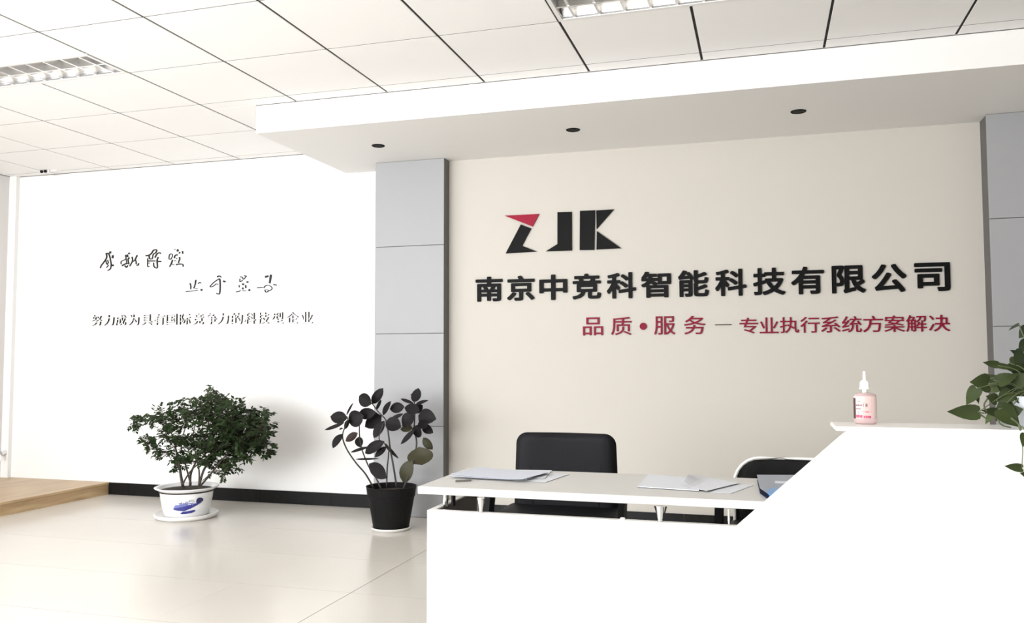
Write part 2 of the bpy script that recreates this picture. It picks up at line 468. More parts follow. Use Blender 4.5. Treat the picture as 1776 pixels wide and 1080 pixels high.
# logo
def wp(cx_, cy_, o=(810, 350), s=.2421, Y=YS):
    p = at(o[0]+cx_*s, o[1]+cy_*s, Y); return (p.x, p.z)
t = thing('letter_logo', 'large ZJK letter logo in black with one crimson triangle, above the company name', 'wall sign', (-1.28, YS, 1.8))
def logo(name, pts, m, label=None):
    q = [wp(*p) for p in pts]; q = [(a+1.28, b-1.8) for a, b in q]
    obj(name, prism(q, 'y', -.012, -.0005), m, t, label=label)
logo('letter_z_top', [(272, 100), (520, 88), (472, 178)], M['logo_red'], 'crimson triangle')
logo('letter_z_foot', [(388, 163), (462, 192), (397, 315), (503, 357), (280, 370)], M['letter_black'])
logo('letter_j', [(650, 76), (752, 73), (753, 349), (567, 355), (650, 303)], M['letter_black'])
logo('letter_k_bar', [(811, 66), (919, 62), (913, 345), (809, 346)], M['letter_black'])
logo('letter_k_arm', [(928, 63), (1054, 55), (930, 195)], M['letter_black'])
logo('letter_k_leg', [(932, 210), (1106, 333), (929, 342)], M['letter_black'])

t = thing('company_name_sign', 'row of large black Chinese characters naming the company on the cream wall', 'wall sign', (-.4, YS, 1.55))
for ch, px in zip('南京中竞科智能科技有限公司', (848.7, 903.7, 960, 1017.7, 1078, 1138, 1202.7, 1267.5, 1334, 1400.7, 1472, 1542, 1617)):
    p = at(px, 500, YS)
    glyph(ch, t, p.x, 1.550, .192, .170, .012, YS-.0005, [M['letter_black']], off=.027)
t = thing('slogan_sign', 'row of crimson Chinese characters under the black company name', 'wall sign', (-.04, YS, 1.28))
for ch, px in zip('品质服务', (1028.6, 1077.5, 1152.8, 1205)):
    glyph(ch, t, at(px, 565, YS).x, 1.285, .134, .118, .008, YS-.0005, [M['letter_red']], off=.006)
pd = at(1115.8, 565, YS)
obj('dot', tube([(pd.x+.04, -.0005, .001), (pd.x+.04, -.009, .001)], .023, n=24), M['letter_red'], t)
pa, pb = at(1240, 563, YS), at(1269, 563, YS)
obj('dash', box(pa.x+.04, pb.x+.04, -.007, -.0005, .002, .007), M['letter_black'], t, label='thin dark dash')
for ch, px in zip('专业执行系统方案解决', (1298.5, 1333.6, 1369, 1404.5, 1440.3, 1477, 1513.9, 1551, 1589, 1629)):
    glyph(ch, t, at(px, 563, YS).x, 1.277, .112, .098, .008, YS-.0005, [M['letter_red']], off=.006)

# calligraphy on the white wall, traced as raised strokes
def strokes(parent, glyphs, o, s, y=YB):
    for g in glyphs:
        for st in g:
            bm = bmesh.new()
            wd = st[0]; P = [at(o[0]+a*s, o[1]+b*s, y) for a, b in st[1:]]
            P = [V((q.x, 0, q.z)) for q in P]
            if len(P) > 2: P = spline(P, 3)
            L, R = [], []
            for i, q in enumerate(P):
                d = (P[min(i+1, len(P)-1)]-P[max(i-1, 0)]).normalized(); nn = V((-d.z, 0, d.x))*wd*.0014*(1-.35*i/len(P))
                L.append(q+nn); R.append(q-nn)
            for i in range(len(P)-1):
                loc = parent.location
                vs = [[bm.verts.new(V((v.x, yy, v.z))-V((loc.x, 0, loc.z))) for v in (L[i], L[i+1], R[i+1], R[i])] for yy in (-.009, -.0005)]
                bm.faces.new(vs[0]); bm.faces.new(vs[1][::-1])
                for k in range(4): bm.faces.new((vs[0][k], vs[1][k], vs[1][(k+1) % 4], vs[0][(k+1) % 4]))
            obj('brush_stroke', bm, M['letter_grey'], parent)
a, b, c = 2, 3.5, 5.5
G1 = [[(b,(200,210),(245,200),(270,250),(285,320),(298,400),(285,480),(235,512)),(b,(215,215),(215,285),(160,370),(120,420),(102,470)),(c,(285,165),(278,205)),(c,(330,235),(322,290)),(c,(318,418),(342,418)),(a,(235,320),(245,380),(215,390),(245,420),(212,460)),(a,(205,330),(215,400))],
 [(a,(480,400),(480,350),(540,320),(560,300)),(b,(495,425),(560,390),(600,380)),(c,(585,225),(598,270)),(c,(620,190),(625,215)),(b,(630,280),(605,310),(620,400)),(b,(675,265),(685,300),(680,350),(635,435)),(b,(545,425),(575,455),(600,420)),(b,(770,235),(735,315),(750,350),(750,400)),(b,(795,380),(785,415),(755,418)),(a,(735,315),(700,350)),(a,(555,230),(575,330),(580,400))],
 [(b,(925,245),(985,235),(1030,200),(1060,150),(1110,135),(1125,150),(1100,195),(1060,220),(1045,300)),(b,(985,240),(995,300),(1040,300)),(a,(960,290),(960,440),(990,435)),(b,(965,340),(1100,340)),(a,(960,380),(1000,375)),(b,(1090,280),(1130,210),(1180,190),(1195,210)),(b,(1150,270),(1130,330),(1135,455),(1100,462),(1070,430),(1065,370)),(b,(1140,348),(1205,350))],
 [(a,(1385,210),(1355,225),(1345,300),(1375,310),(1405,260),(1405,220),(1385,210)),(c,(1510,130),(1495,170)),(c,(1530,185),(1540,200)),(b,(1590,160),(1595,210)),(b,(1445,290),(1450,250),(1490,225),(1500,240)),(b,(1535,270),(1540,310),(1525,340),(1520,380)),(b,(1410,320),(1390,380),(1355,445)),(a,(1440,340),(1475,335)),(a,(1450,125),(1455,140)),(b,(1475,410),(1500,400),(1570,395),(1600,410),(1600,445)),(a,(1480,300),(1490,290)),(a,(1390,395),(1440,410))]]
G2 = [[(b,(150,260),(163,300),(162,360)),(b,(248,200),(240,270),(215,345)),(a,(290,265),(320,240),(340,260)),(a,(80,400),(210,388),(280,378)),(c,(335,370),(360,372)),(a,(240,350),(280,350))],
 [(b,(615,150),(650,132),(685,155)),(b,(655,180),(665,240),(658,430),(600,430)),(a,(650,180),(560,240),(495,310),(510,322),(560,300),(600,268),(630,280)),(c,(720,225),(755,230))],
 [(a,(1005,150),(1040,150),(1065,190),(1110,145)),(a,(1005,180),(1005,235),(1050,205)),(c,(1060,260),(1055,290)),(c,(1132,225),(1132,250)),(b,(1100,290),(1105,340)),(c,(1045,345),(1065,350)),(a,(935,405),(980,400),(1015,380)),(c,(1163,360),(1165,390)),(a,(1045,388),(1110,388)),(a,(990,290),(992,330)),(b,(1080,130),(1115,140))],
 [(c,(1435,150),(1490,135)),(c,(1535,110),(1512,260)),(b,(1580,280),(1630,290)),(a,(1300,335),(1395,330)),(a,(1415,340),(1430,310),(1480,290),(1530,310),(1555,345),(1530,375),(1500,385)),(a,(1430,370),(1445,410),(1480,400),(1500,380),(1450,370))]]
p = at(248, 450, YB)
t = thing('calligraphy_line', 'upper line of four thin grey brush-style characters on the white wall', 'wall sign', (p.x, YB, p.z))
strokes(t, G1, (165, 420), .09572)
p = at(402, 493, YB)
t = thing('calligraphy_line', 'lower line of four thin grey brush-style characters, stepped to the right, on the white wall', 'wall sign', (p.x, YB, p.z))
strokes(t, G2, (315, 465), .10135)
p = at(352, 555, YB)
t = thing('motto_sign', 'long single row of small white characters with dark edges on the white wall', 'wall sign', (p.x, YB, p.z))
mt = '努力成为具有国际竞争力的科技型企业'
pxs = [169, 190.5, 211, 233.5, 256, 277.5, 299, 322, 345, 367.5, 388, 412, 435, 458, 482.5, 508, 533]
for i, (ch, px) in enumerate(zip(mt, pxs)):
    q = at(px, 555.5-5.0*i/16, YB)
    glyph(ch, t, q.x, q.z, .098, .085, .017, YB-.0005, [M['letter_white'], M['letter_grey']])

# ------------------------------------------------------------------ valve on the riser pipe, left corner
p = at(17, 786, YB-.05)
t = thing('pipe_valve', 'small grey pipe valve with white lever low in the left corner', 'valve', (XL+.05, YB-.035, p.z))
obj('valve_body', tube([(0, 0, .01), (0, -.05, 0)], .016, .020, n=16), M['chrome'], t)
obj('lever', prism([(.0, -.01), (.012, -.008), (.022, -.055), (.010, -.058)], 'y', -.062, -.052), M['cap'], t)
obj('connector', tube([(-.045, -.02, .0), (.0, -.03, -.018)], .008, n=10), M['pale_plastic'], t)

# ------------------------------------------------------------------ reception desk
YD = 2.27
t = thing('reception_desk', 'white lacquered reception desk with low worktop stepping up to a raised counter at right', 'desk', (0, YD, 0))
zb = at(741, 883, YD).z; zf = at(1276, 914, YD).z
xl = at(741, 883, YD).x; xd = at(1278, 914.5, YD).x
cx0 = at(1470, 745.5, YD).x; zt = at(1460, 746, YD).z
XE = 1.55
zbx = (zb+zf)/2
pts = [(xl, 0), (XE, 0), (XE, zt), (cx0, zt), (xd, zbx), (xl, zbx)]
obj('front_panel', prism(pts, 'y', 0, .022), M['desk'], t)
obj('side_panel', box(xl, xl+.018, .022, .40, 0, zbx), M['desk'], t)
obj('side_panel', box(XE-.02, XE, .022, .46, 0, zt), M['desk'], t)
yb_ = at(827, 870, 1); yb_ = (xl+.02)/yb_.x
obj('inner_face_shade', box(xl+.0165, xl+.020, .023, yb_-YD, .0, zbx-.004), M['desk_in'], t, label='inner face of the side panel, its shade put into the taupe colour')  # thin dark sheet stands for the shade inside the white side panel
# worktop
wz = .703
wl = atz(724, 843, wz); wyb = atz(1130, 822.5, wz).y
obj('worktop', box(wl.x, XE-.025, wl.y-YD, wyb-YD, wz-.022, wz, bev=.003), M['worktop'], t)
# raised counter top
czt = zt+.0105; cb = at(1440, 734.5, YD).x
cdep = .15
bm = bmesh.new()
add_prism(bm, [(at(1449, 745, YD-.02).x, -.02), (XE+.03, -.02), (XE+.03, cdep), (at(1449, 745, YD-.02).x, cdep)], 'z', zt, czt)
bmesh.ops.bevel(bm, geom=list(bm.edges), offset=.002, segments=2, affect='EDGES')
obj('counter_top', bm, M['desk'], t)
# rear face of the raised counter
obj('rear_panel', box(cx0+.02, XE-.02, .105, .12, wz, zt), M['desk'], t)
# chrome stand-offs carrying the worktop
def standoff(x, y, r0=.009, r1=.005, mt_='chrome', z0=None):
    z0 = zbx if z0 is None else z0; z1 = wz-.022
    h = z1-z0
    bm = lathe([(0, z0), (r1, z0), (r1*.95, z0+h*.15), (r1*1.2, z0+h*.3), (r0*.9, z0+h*.7), (r0, z1-.002), (r0, z1), (0, z1)], 20, (x, y))
    return obj('standoff', bm, M[mt_], t, smooth=True)
standoff(at(834, 884, YD+.012).x, .012, .0105, .0055)
standoff(at(1145, 900, YD+.012).x, .012, .0115, .0065)
standoff(at(1264, 900, YD+.012).x, .012, .0035, .0025)
q = atz(766, 877, zbx)
standoff(q.x+.012, q.y-YD, .0075, .007)
obj('bracket', box(q.x+.03, q.x+.036, q.y-YD, q.y-YD+.02, zbx, wz-.022), M['black'], t)
for s in (-1, 1):
    obj('bracket', prism([(at(1145, 900, YD).x+s*.012, wz-.022), (at(1145, 900, YD).x+s*.017, wz-.022), (at(1145, 900, YD).x+s*.009, zbx+.012), (at(1145, 900, YD).x+s*.007, zbx+.012)], 'y', .01, .014), M['black'], t)
obj('cable_cap', lathe([(0, .006), (.006, .005), (.008, 0), (.008, -.001)], 16, (at(1079, 902, YD).x, .011)), M['cap'], t).location.z = zbx

# ------------------------------------------------------------------ chairs
def padded(bm, w0, w1, h, th, rc, lean=0.0, bulge=.02, nx=14, nz=12, bottom=.02):
    """rounded upright pad: bottom width w0, top width w1, corner radius rc"""
    def half(z):
        w_ = (w0+(w1-w0)*z/h)/2
        if z > h-rc:
            k = (z-(h-rc))/rc; w_ -= rc*(1-math.sqrt(max(0, 1-k*k)))
        if z < bottom:
            k = 1-z/bottom; w_ -= bottom*(1-math.sqrt(max(0, 1-k*k)))
        return w_
    fr, bk = [], []
    zz = [h*(i/nz) for i in range(nz+1)] if False else sorted(set([0, bottom*.3, bottom]+[bottom+(h-rc-bottom)*i/6 for i in range(7)]+[h-rc+rc*math.sin(math.pi/2*i/6) for i in range(7)]))
    for z in zz:
        hw = half(z); A, B = [], []
        for i in range(nx+1):
            u = -1+2*i/nx; x = u*hw
            e = max(0, 1-abs(u)**6)**.5 if abs(u) < 1 else 0
            ez = min(1, (h-z)/.02)**.5 if z > h-.02 else min(1, max(z, 0)/.015)**.5 if z < .015 else 1
            cur = -bulge*(u*u)*1.4
            A.append(bm.verts.new((x, -th/2*e*ez+cur+lean*z, z))); B.append(bm.verts.new((x, th/2*e*ez+cur+lean*z, z)))
        fr.append(A); bk.append(B)
    for r0, r1 in zip(range(len(zz)-1), range(1, len(zz))):
        for i in range(nx):
            bm.faces.new((fr[r0][i], fr[r0][i+1], fr[r1][i+1], fr[r1][i])); bm.faces.new((bk[r0][i+1], bk[r0][i], bk[r1][i], bk[r1][i+1]))
    bmesh.ops.remove_doubles(bm, verts=bm.verts, dist=.0005)
    return bm
def office_chair(name, label, loc, rz, bw, bh, z_bot, lean, kind):
    t = thing(name, label, 'chair', loc, rz)
    if kind == 'task':
        bm = padded(bmesh.new(), bw*1.03, bw*.97, bh, .05, .045, lean, .015)
        for v in bm.verts: v.co.z += z_bot; v.co.y += .20
        o = obj('backrest', bm, M['leather'], t, smooth=True)
        for s in (-1, 1):   # piped seams
            P = [(s*(bw*.35), .171+lean*bh*.82, z_bot+bh*.80), (s*(bw*.335), .168+lean*bh*.45, z_bot+bh*.45), (s*(bw*.31), .170, z_bot+.06)]
            obj('seam', tube(spline(P, 4), .004, n=6), M['black'], o)
    else:
        bm = padded(bmesh.new(), bw*1.02, bw*.96, bh, .03, .085, lean, .02)
        for v in bm.verts: v.co.z += z_bot; v.co.y += .20
        o = obj('backrest', bm, M['mesh_back'], t, smooth=True)
        P = []
        hw = bw*.49; 
        for k in range(5): P.append((-hw*1.03, 0, .02+(bh-.11)*k/4))
        for k in range(1, 7): a_ = math.pi/2*k/6; P.append((-hw*1.03+.09*(1-math.cos(a_))+.004*k/6, 0, bh-.09+.095*math.sin(a_)))
        for k in range(1, 6): P.append((-hw+.09+(2*hw-.18)*k/6, 0, bh+.005))
        Q = [(-x, y, z) for x, y, z in P[:11]][::-1]
        P = [(x, .2+lean*z-.02*1.4*(x/hw)**2-.004, z+z_bot) for x, y, z in P+Q]
        obj('back_frame', tube(P, .0055, n=8), M['pale_plastic'], t, smooth=True, label='pale frame')
    bm = box(-.245, .245, -.24, .21, .41, .475, bev=.022)
    obj('seat', bm, M['leather'], t, smooth=True)
    for s in (-1, 1):
        obj('armrest', box(s*.265-.022, s*.265+.022, -.16, .12, .572, .596, bev=.008), M['black'], t)
        obj('arm_support', prism([(-.10, .42), (-.03, .42), (.03, .575), (-.05, .575)], 'x', s*.262-.012, s*.262+.012), M['black'], t)
        obj('arm_bracket', box(min(s*.27, s*.15), max(s*.27, s*.15), -.09, -.04, .40, .42), M['black'], t)
    obj('back_bar', prism([(-.05, .39), (.22, .39), (.245, .42), (.245, z_bot+.1), (.225, z_bot+.1), (.215, .415), (-.05, .412)], 'x', -.035, .035), M['black'], t)
    obj('gas_column', lathe([(0, .08), (.028, .08), (.028, .22), (.016, .22), (.016, .41), (0, .41)], 18), M['black'], t, smooth=False)
    for k in range(5):
        a_ = 2*math.pi*k/5+.3; d = V((math.cos(a_), math.sin(a_), 0))
        leg = obj('leg', tube([d*.02+V((0, 0, .105)), d*.15+V((0, 0, .095)), d*.27+V((0, 0, .068))], .022, .013, n=8), M['black'], t)
        obj('caster', tube([d*.27+V((-d.y, d.x, 0))*.018+V((0, 0, .0275)), d*.27-V((-d.y, d.x, 0))*.018+V((0, 0, .0275))], .027, n=14), M['black'], leg)
    return t
Yc = 3.42
pl_, pr_ = at(898, 790, Yc), at(1074, 790, Yc)
zt1 = at(985, 750, Yc).z
bw = (pr_.x-pl_.x)
bh = .38
office_chair('office_chair', 'black leather office chair with upright padded back behind the low worktop', ((pl_.x+pr_.x)/2, Yc-.2, 0), 0.02, bw, bh, zt1-bh, .0, 'task')
Yc2 = 3.30
zt2 = at(1345, 796, Yc2).z
xl2 = at(1266, 815, Yc2).x
office_chair('office_chair', 'lower black office chair with rounded pale-edged back, half hidden behind the raised counter', (xl2+.232, Yc2-.2, 0), -.06, .45, .30, zt2-.30, .0, 'frame')

# ------------------------------------------------------------------ papers and folders on the worktop
def sheet(name, pts, z, m, parent, th=.0006, curl=None):
    """pts: four corners (x,y) -> subdivided thin sheet, curl(u,v) gives lift"""
    bm = bmesh.new(); n = 8; top, bot = [], []
    A, B, C_, D = [V((*p, 0)) for p in pts]
    for i in range(n+1):
        rt, rb = [], []
        for j in range(n+1):
            u, v = i/n, j/n
            q = A*(1-u)*(1-v)+B*u*(1-v)+C_*u*v+D*(1-u)*v
            l = curl(u, v) if curl else 0
            rt.append(bm.verts.new((q.x, q.y, z+l+th))); rb.append(bm.verts.new((q.x, q.y, z+l)))
        top.append(rt); bot.append(rb)
    for i in range(n):
        for j in range(n):
            bm.faces.new((top[i][j], top[i+1][j], top[i+1][j+1], top[i][j+1])); bm.faces.new((bot[i][j], bot[i][j+1], bot[i+1][j+1], bot[i+1][j]))
    for k in range(n):
        for S in (((0, k), (0, k+1)), ((n, k+1), (n, k)), ((k+1, 0), (k, 0)), ((k, n), (k+1, n))):
            (a1, b1), (a2, b2) = S
            bm.faces.new((top[a1][b1], top[a2][b2], bot[a2][b2], bot[a1][b1]))
    return obj(name, bm, m, parent, smooth=False)
def px4(l, z=wz): return [tuple(atz(x, y, z)[:2]) for x, y in l]
def tag(o, label, cat, group=None):
    o['label'] = label; o['category'] = cat
    if group: o['group'] = group
    return o
g = 'loose papers fanned out on the left of the worktop'
z = wz+.0004
def rect(cx_, cy_, a_, w_=.21, h_=.297):
    c_, s_ = math.cos(a_), math.sin(a_)
    return [(cx_+u*w_/2*c_-v*h_/2*s_, cy_+u*w_/2*s_+v*h_/2*c_) for u, v in ((-1, -1), (1, -1), (1, 1), (-1, 1))]
ctr = atz(878, 825, wz)
ctr.y = min(ctr.y, 2.57)
for k, (dx, dy, a_, lab, m) in enumerate([(.045, .012, 1.42, 'lowest white sheet of the loose pile, its right end sticking out toward the chair', 'paper'),
                                       (.0, .035, 1.70, 'white sheet lying crooked toward the back edge in the loose pile', 'paper'),
                                       (-.02, -.01, 1.50, 'bluish white sheet turned askew in the middle of the loose pile', 'paper2'),
                                       (-.012, -.008, 1.36, 'top bluish white sheet of the loose pile with gently curling front edge', 'paper2')]):
    o = sheet('paper_sheet', [(x*1, y) for x, y in rect(ctr.x+dx, ctr.y+dy, a_, .19, .255)], z+.0022*k, M[m], None, curl=(lambda u, v, k=k: .0035*(abs(v-.5)*2)**3*(k > 1)+.0008))
    tag(o, lab, 'paper', g)
q0, q1 = atz(790, 836, wz), atz(822, 834.5, wz)
t = thing('pen', 'thin dark pen lying left of the loose papers', 'pen', (q0.x, q0.y, wz+.0035))
d = V((q1.x-q0.x, q1.y-q0.y, 0))
obj('barrel', tube([(0, 0, 0), d*.85], .0028, n=10), M['desk_in'], t)
obj('tip', tube([d*.85, d], .0028, .0006, n=10), M['chrome'], t)
obj('clip', tube([d*.02+V((0, 0, .004)), d*.3+V((0, 0, .004))], .0009, n=6), M['chrome'], t)
# right-hand pile
a4 = px4([(1106, 845.5), (1212, 852.5), (1222, 832), (1125, 824)])
t = thing('report', 'flat white document with a dark lower edge in front of the second chair', 'document', (0, 0, wz))
bm = bmesh.new(); add_prism(bm, a4, 'z', .0003, .0016); obj('cover', bm, M['ink'], t, label='dark back cover')
sheet('page', [(x, y+.002) for x, y in a4], .0018, M['paper'], t, th=.002)
a4 = px4([(1186, 845), (1226, 854), (1283, 840), (1205, 827)])
o = sheet('paper_sheet', a4, wz+.0045, M['paper'], None, curl=lambda u, v: .022*max(0, 1-u*2.6)**1.5*(1-abs(v-.35))**2)
tag(o, 'white sheet with a curled-up corner lying on the dark-edged document', 'paper')
a4 = px4([(1232, 855), (1268, 856), (1306, 842), (1262, 836)])
o = sheet('paper_sheet', a4, wz+.0006, M['paper'], None)
tag(o, 'plain white sheet between the curled sheet and the blue folder', 'paper')
bq = px4([(1318, 856), (1334, 867.5), (1440, 870), (1440, 833), (1313, 832.5)])
t = thing('document_folder', 'grey-blue plastic folder with a brighter blue front corner, cut off by the raised counter', 'folder', (0, 0, wz))
# folder kept clear of the counter's rear panel
bq = [(min(x, cx0+.015), max(y, YD+.034)) for x, y in bq]
def lerp(p, q, u): return (p[0]+(q[0]-p[0])*u, p[1]+(q[1]-p[1])*u)
obj('back_flap', prism(bq, 'z', .0004, .002), M['navy'], t)
obj('front_flap', prism(bq, 'z', .0155, .0168), M['blue_pale'], t)
bq2 = px4([(1331, 853), (1336, 866), (1400, 868), (1400, 850)])
bq2 = [(min(x, cx0+.013), max(y, YD+.032)) for x, y in bq2]
obj('file_box', prism(bq2, 'z', .002, .0152), M['blue'], t)
obj('blue_corner', prism([(x, max(y, YD+.036)) for x, y in px4([(1330, 849), (1333, 861), (1358, 862), (1362, 843)], wz+.017)], 'z', .0168, .018), M['blue'], t, label='bright blue corner')
sheet('label_strip', px4([(1344, 837.5), (1372, 839), (1372, 834.8), (1344, 834)], wz+.017), .0172, M['paper'], t)

# ------------------------------------------------------------------ sanitiser bottle
p = at(1501, 734, YD+.09)
t = thing('pump_bottle', 'clear pink gel pump bottle with white nozzle cap on the raised counter', 'bottle', (p.x, YD+.088, czt+.0008))
pxm = 1.0/(FPX/((YD+.088)*.955))          # metres per photo pixel here
W2 = 18.3*pxm
def oval(prof, m, name, par=t, **k): return obj(name, lathe(prof, 28, sx=1, sy_=.62), M[m], par, smooth=True, **k)
hb = 50*pxm
body = oval([(0, 0), (W2*.86, 0), (W2*.95, .003), (W2, .008), (W2, hb-.008), (W2*.93, hb-.002), (W2*.6, hb+.002), (W2*.35, hb+.003), (0, hb+.003)], 'gel', 'body')
bm = bmesh.new()
z0_, z1_ = 9*pxm, 46*pxm
def curved(bm, a0, a1, z0, z1, off, n=10):
    vs = []
    for i in range(n+1):
        a_ = a0+(a1-a0)*i/n
        vs.append([bm.verts.new(((W2+off)*math.sin(a_), -(W2+off)*.62*math.cos(a_), zz)) for zz in (z0, z1)])
    for i in range(n): bm.faces.new((vs[i][0], vs[i+1][0], vs[i+1][1], vs[i][1]))
curved(bm, -1.35, 1.25, z0_, z1_, .0004)
lab = obj('paper_label', bm, M['label'], body)
def mark(name, m, rects):
    bm = bmesh.new()
    for x0, x1, y0, y1 in rects:   # from the close crop, 10.8 px per photo px, body centre x=388, base y=965
        a0 = math.asin(max(-.999, min(.999, (x0-388)/10.8/18.3))); a1 = math.asin(max(-.999, min(.999, (x1-388)/10.8/18.3)))
        curved(bm, a0, a1, (965-y1)/10.8*pxm, (965-y0)/10.8*pxm, .0008, 4)
    return obj(name, bm, M[m], lab)
mark('dark_edge_band', 'label_dark', [(195, 226, 500, 868)])
mark('small_print', 'label_grey', [(240, 305, 551, 557), (232, 255, 618, 640), (260, 275, 612, 640), (280, 296, 618, 640), (302, 322, 615, 640), (345, 352, 600, 655), (358, 364, 575, 590), (384, 390, 600, 655), (396, 412, 598, 655), (232, 305, 688, 700)])
mark('pink_print', 'label_pink', [(232, 282, 800, 850), (288, 328, 806, 852), (350, 372, 815, 857), (380, 400, 812, 857), (408, 430, 815, 857), (436, 468, 815, 857)])
mark('soft_pink_print', 'label_soft', [(345, 368, 735, 748), (378, 400, 728, 760), (405, 430, 728, 762), (300, 335, 738, 744), (435, 480, 742, 750), (260, 272, 735, 780)])
obj('neck', lathe([(.0, hb+.003), (.0062, hb+.003), (.0062, hb+.014), (0, hb+.014)], 20), M['cap'], t, smooth=True)
cz = hb+.012
obj('cap', lathe([(0, cz), (.0135, cz), (.0135, cz+.002), (.0120, cz+.004), (.0115, cz+.016), (.009, cz+.021), (.004, cz+.024), (0, cz+.024)], 24), M['cap'], t, smooth=False)
obj('nozzle', lathe([(.0042, cz+.022), (.0042, cz+.030), (.0038, cz+.040), (.0030, cz+.0455), (0, cz+.047)], 16), M['cap'], t, smooth=True)

# ------------------------------------------------------------------ bushy plant in the blue-and-white pot
BX, BY = -3.80, 4.95
t = thing('bushy_plant', 'bushy small-leaved green plant in a white ceramic pot with blue motif', 'plant', (BX, BY, 0))
obj('saucer', lathe([(0, 0), (.185, 0), (.204, .012), (.210, .030), (.204, .033), (.19, .022), (0, .018)], 48), M['saucer'], t, smooth=True)
hp = at(322, 843, BY).z
rp = [(0, .02), (.140, .02), (.146, .026), (.158, .02+(hp-.02)*.3), (.169, .02+(hp-.02)*.62), (.174, hp-.030), (.184, hp-.016), (.205, hp-.006), (.211, hp), (.205, hp+.004), (.192, hp), (.178, hp-.012), (.165, hp-.025), (0, hp-.025)]
pot = obj('pot', lathe(rp[:12]+[(.150, hp-.04), (.132, .04), (0, .04)], 56), M['ceramic'], t, smooth=True)
obj('soil', lathe([(0, hp-.012), (.12, hp-.014), (.183, hp-.020), (.178, hp-.03)], 32), M['soil'], t, smooth=True)
def pot_r(z):
    for (r0, z0), (r1, z1) in zip(rp, rp[1:]):
        if z0 <= z <= z1 and z1 > z0: return r0+(r1-r0)*(z-z0)/(z1-z0)
    return .17
view = math.atan2(-BX, -BY)   # not used for shading, only where the motif faces
def motif(poly, m, name, off=.003):
    """poly in close-crop pixels; wraps flat print around the pot"""
    bm = bmesh.new(); cx_ = bm.faces.new([bm.verts.new((x, y, 0)) for x, y in poly])
    bmesh.ops.triangulate(bm, faces=[cx_])
    for _ in range(6):
        es = [e for e in bm.edges if e.calc_length() > 45]
        if not es: break
        bmesh.ops.subdivide_edges(bm, edges=es, cuts=1); bmesh.ops.triangulate(bm, faces=bm.faces)
    vx, vy = -BX/math.hypot(BX, BY), -BY/math.hypot(BX, BY)      # direction the painted side faces
    rx, ry = -vy, vx
    for vv in bm.verts:
        x, y = vv.co.x, vv.co.y
        px_, py_ = 260+x/10.8, 820+y/10.8
        q = at(px_, py_, BY-.13); z = q.z
        r = pot_r(z)+off
        lat = (q.x-BX)*rx+(q.y-BY)*ry
        lat = max(-r*.95, min(r*.95, lat)); fwd = math.sqrt(r*r-lat*lat)
        vv.co = (rx*lat+vx*fwd, ry*lat+vy*fwd, z)
    return obj(name, bm, M[m], pot)
def strip(polys, m, name, off):
    for pl2 in polys: motif(pl2, m, name, off)
motif([(430, 650), (480, 640), (560, 630), (640, 622), (720, 610), (800, 600), (870, 590), (940, 580), (985, 585), (940, 605), (860, 640), (780, 672), (700, 695), (640, 712), (580, 705), (500, 690), (445, 672)], 'cobalt', 'painted_motif')
motif([(460, 600), (520, 585), (600, 570), (690, 560), (760, 570), (830, 585), (880, 590), (800, 604), (700, 615), (600, 628), (480, 640), (440, 645)], 'cobalt_pale', 'painted_motif')
motif([(865, 560), (880, 510), (920, 488), (975, 500), (1005, 530), (1000, 570), (960, 580), (900, 590), (875, 585)], 'cobalt_dark', 'painted_motif', .0036)
motif([(565, 760), (610, 720), (700, 722), (800, 712), (850, 715), (850, 745), (780, 765), (680, 770), (610, 768)], 'cobalt', 'painted_motif')
rr = random.Random(3)
for k in range(46):
    x = rr.uniform(470, 860); y = 575+rr.uniform(-1, 1)*(18+(x-470)*.10)-(x-500)*.05
    s = rr.uniform(7, 17); h_ = s*rr.uniform(.4, .8)
    motif([(x-s, y), (x-s*.2, y-h_), (x+s, y-h_*.5), (x+s*.5, y+h_*.6)], ('cobalt_dark', 'ceramic', 'cobalt')[k % 3], 'painted_motif', .0042)
# stems
def bpx(x, y, dy=0):
    p = at(200+x*.2593, 650+y*.2593, BY+dy); return V((p.x-BX, dy, p.z))
roots = {}
trunks = [([(455, 760), (440, 680), (430, 610), (410, 520), (380, 400), (330, 300)], 0, .011), ([(500, 740), (505, 660), (540, 580), (580, 490), (620, 350), (640, 160)], -.02, .009),
          ([(505, 730), (480, 640), (460, 560), (440, 460), (480, 300), (460, 200)], .05, .007), ([(560, 740), (590, 640), (640, 560), (720, 440), (800, 330), (860, 240)], .03, .009),
          ([(575, 735), (640, 660), (720, 560), (820, 470), (900, 400), (1000, 330)], -.05, .007), ([(445, 745), (490, 660), (560, 590), (700, 480), (760, 330), (740, 170)], -.06, .006),
          ([(560, 730), (560, 640), (540, 540), (520, 400), (560, 250), (560, 180)], .08, .006), ([(585, 705), (640, 660), (690, 640), (720, 650)], -.08, .003),
          ([(430, 620), (390, 590), (340, 520), (260, 520), (210, 530)], -.05, .003), ([(410, 500), (330, 420), (260, 440), (200, 450)], -.02, .003), ([(380, 400), (300, 290), (220, 270), (150, 300)], .02, .003),
          ([(880, 420), (960, 440), (1000, 470), (1030, 520)], .04, .003), ([(640, 160), (640, 120), (650, 95)], 0, .002)]
tips = []
for pp, dy, r in trunks:
    P = [bpx(x, y, dy*(.4+1.1*i/len(pp))*1.6) for i, (x, y) in enumerate(pp)]
    P = spline(P, 4); obj('stem', tube(P, r, r*.3, n=7), M['bark'], t, smooth=True); tips += P[8:]
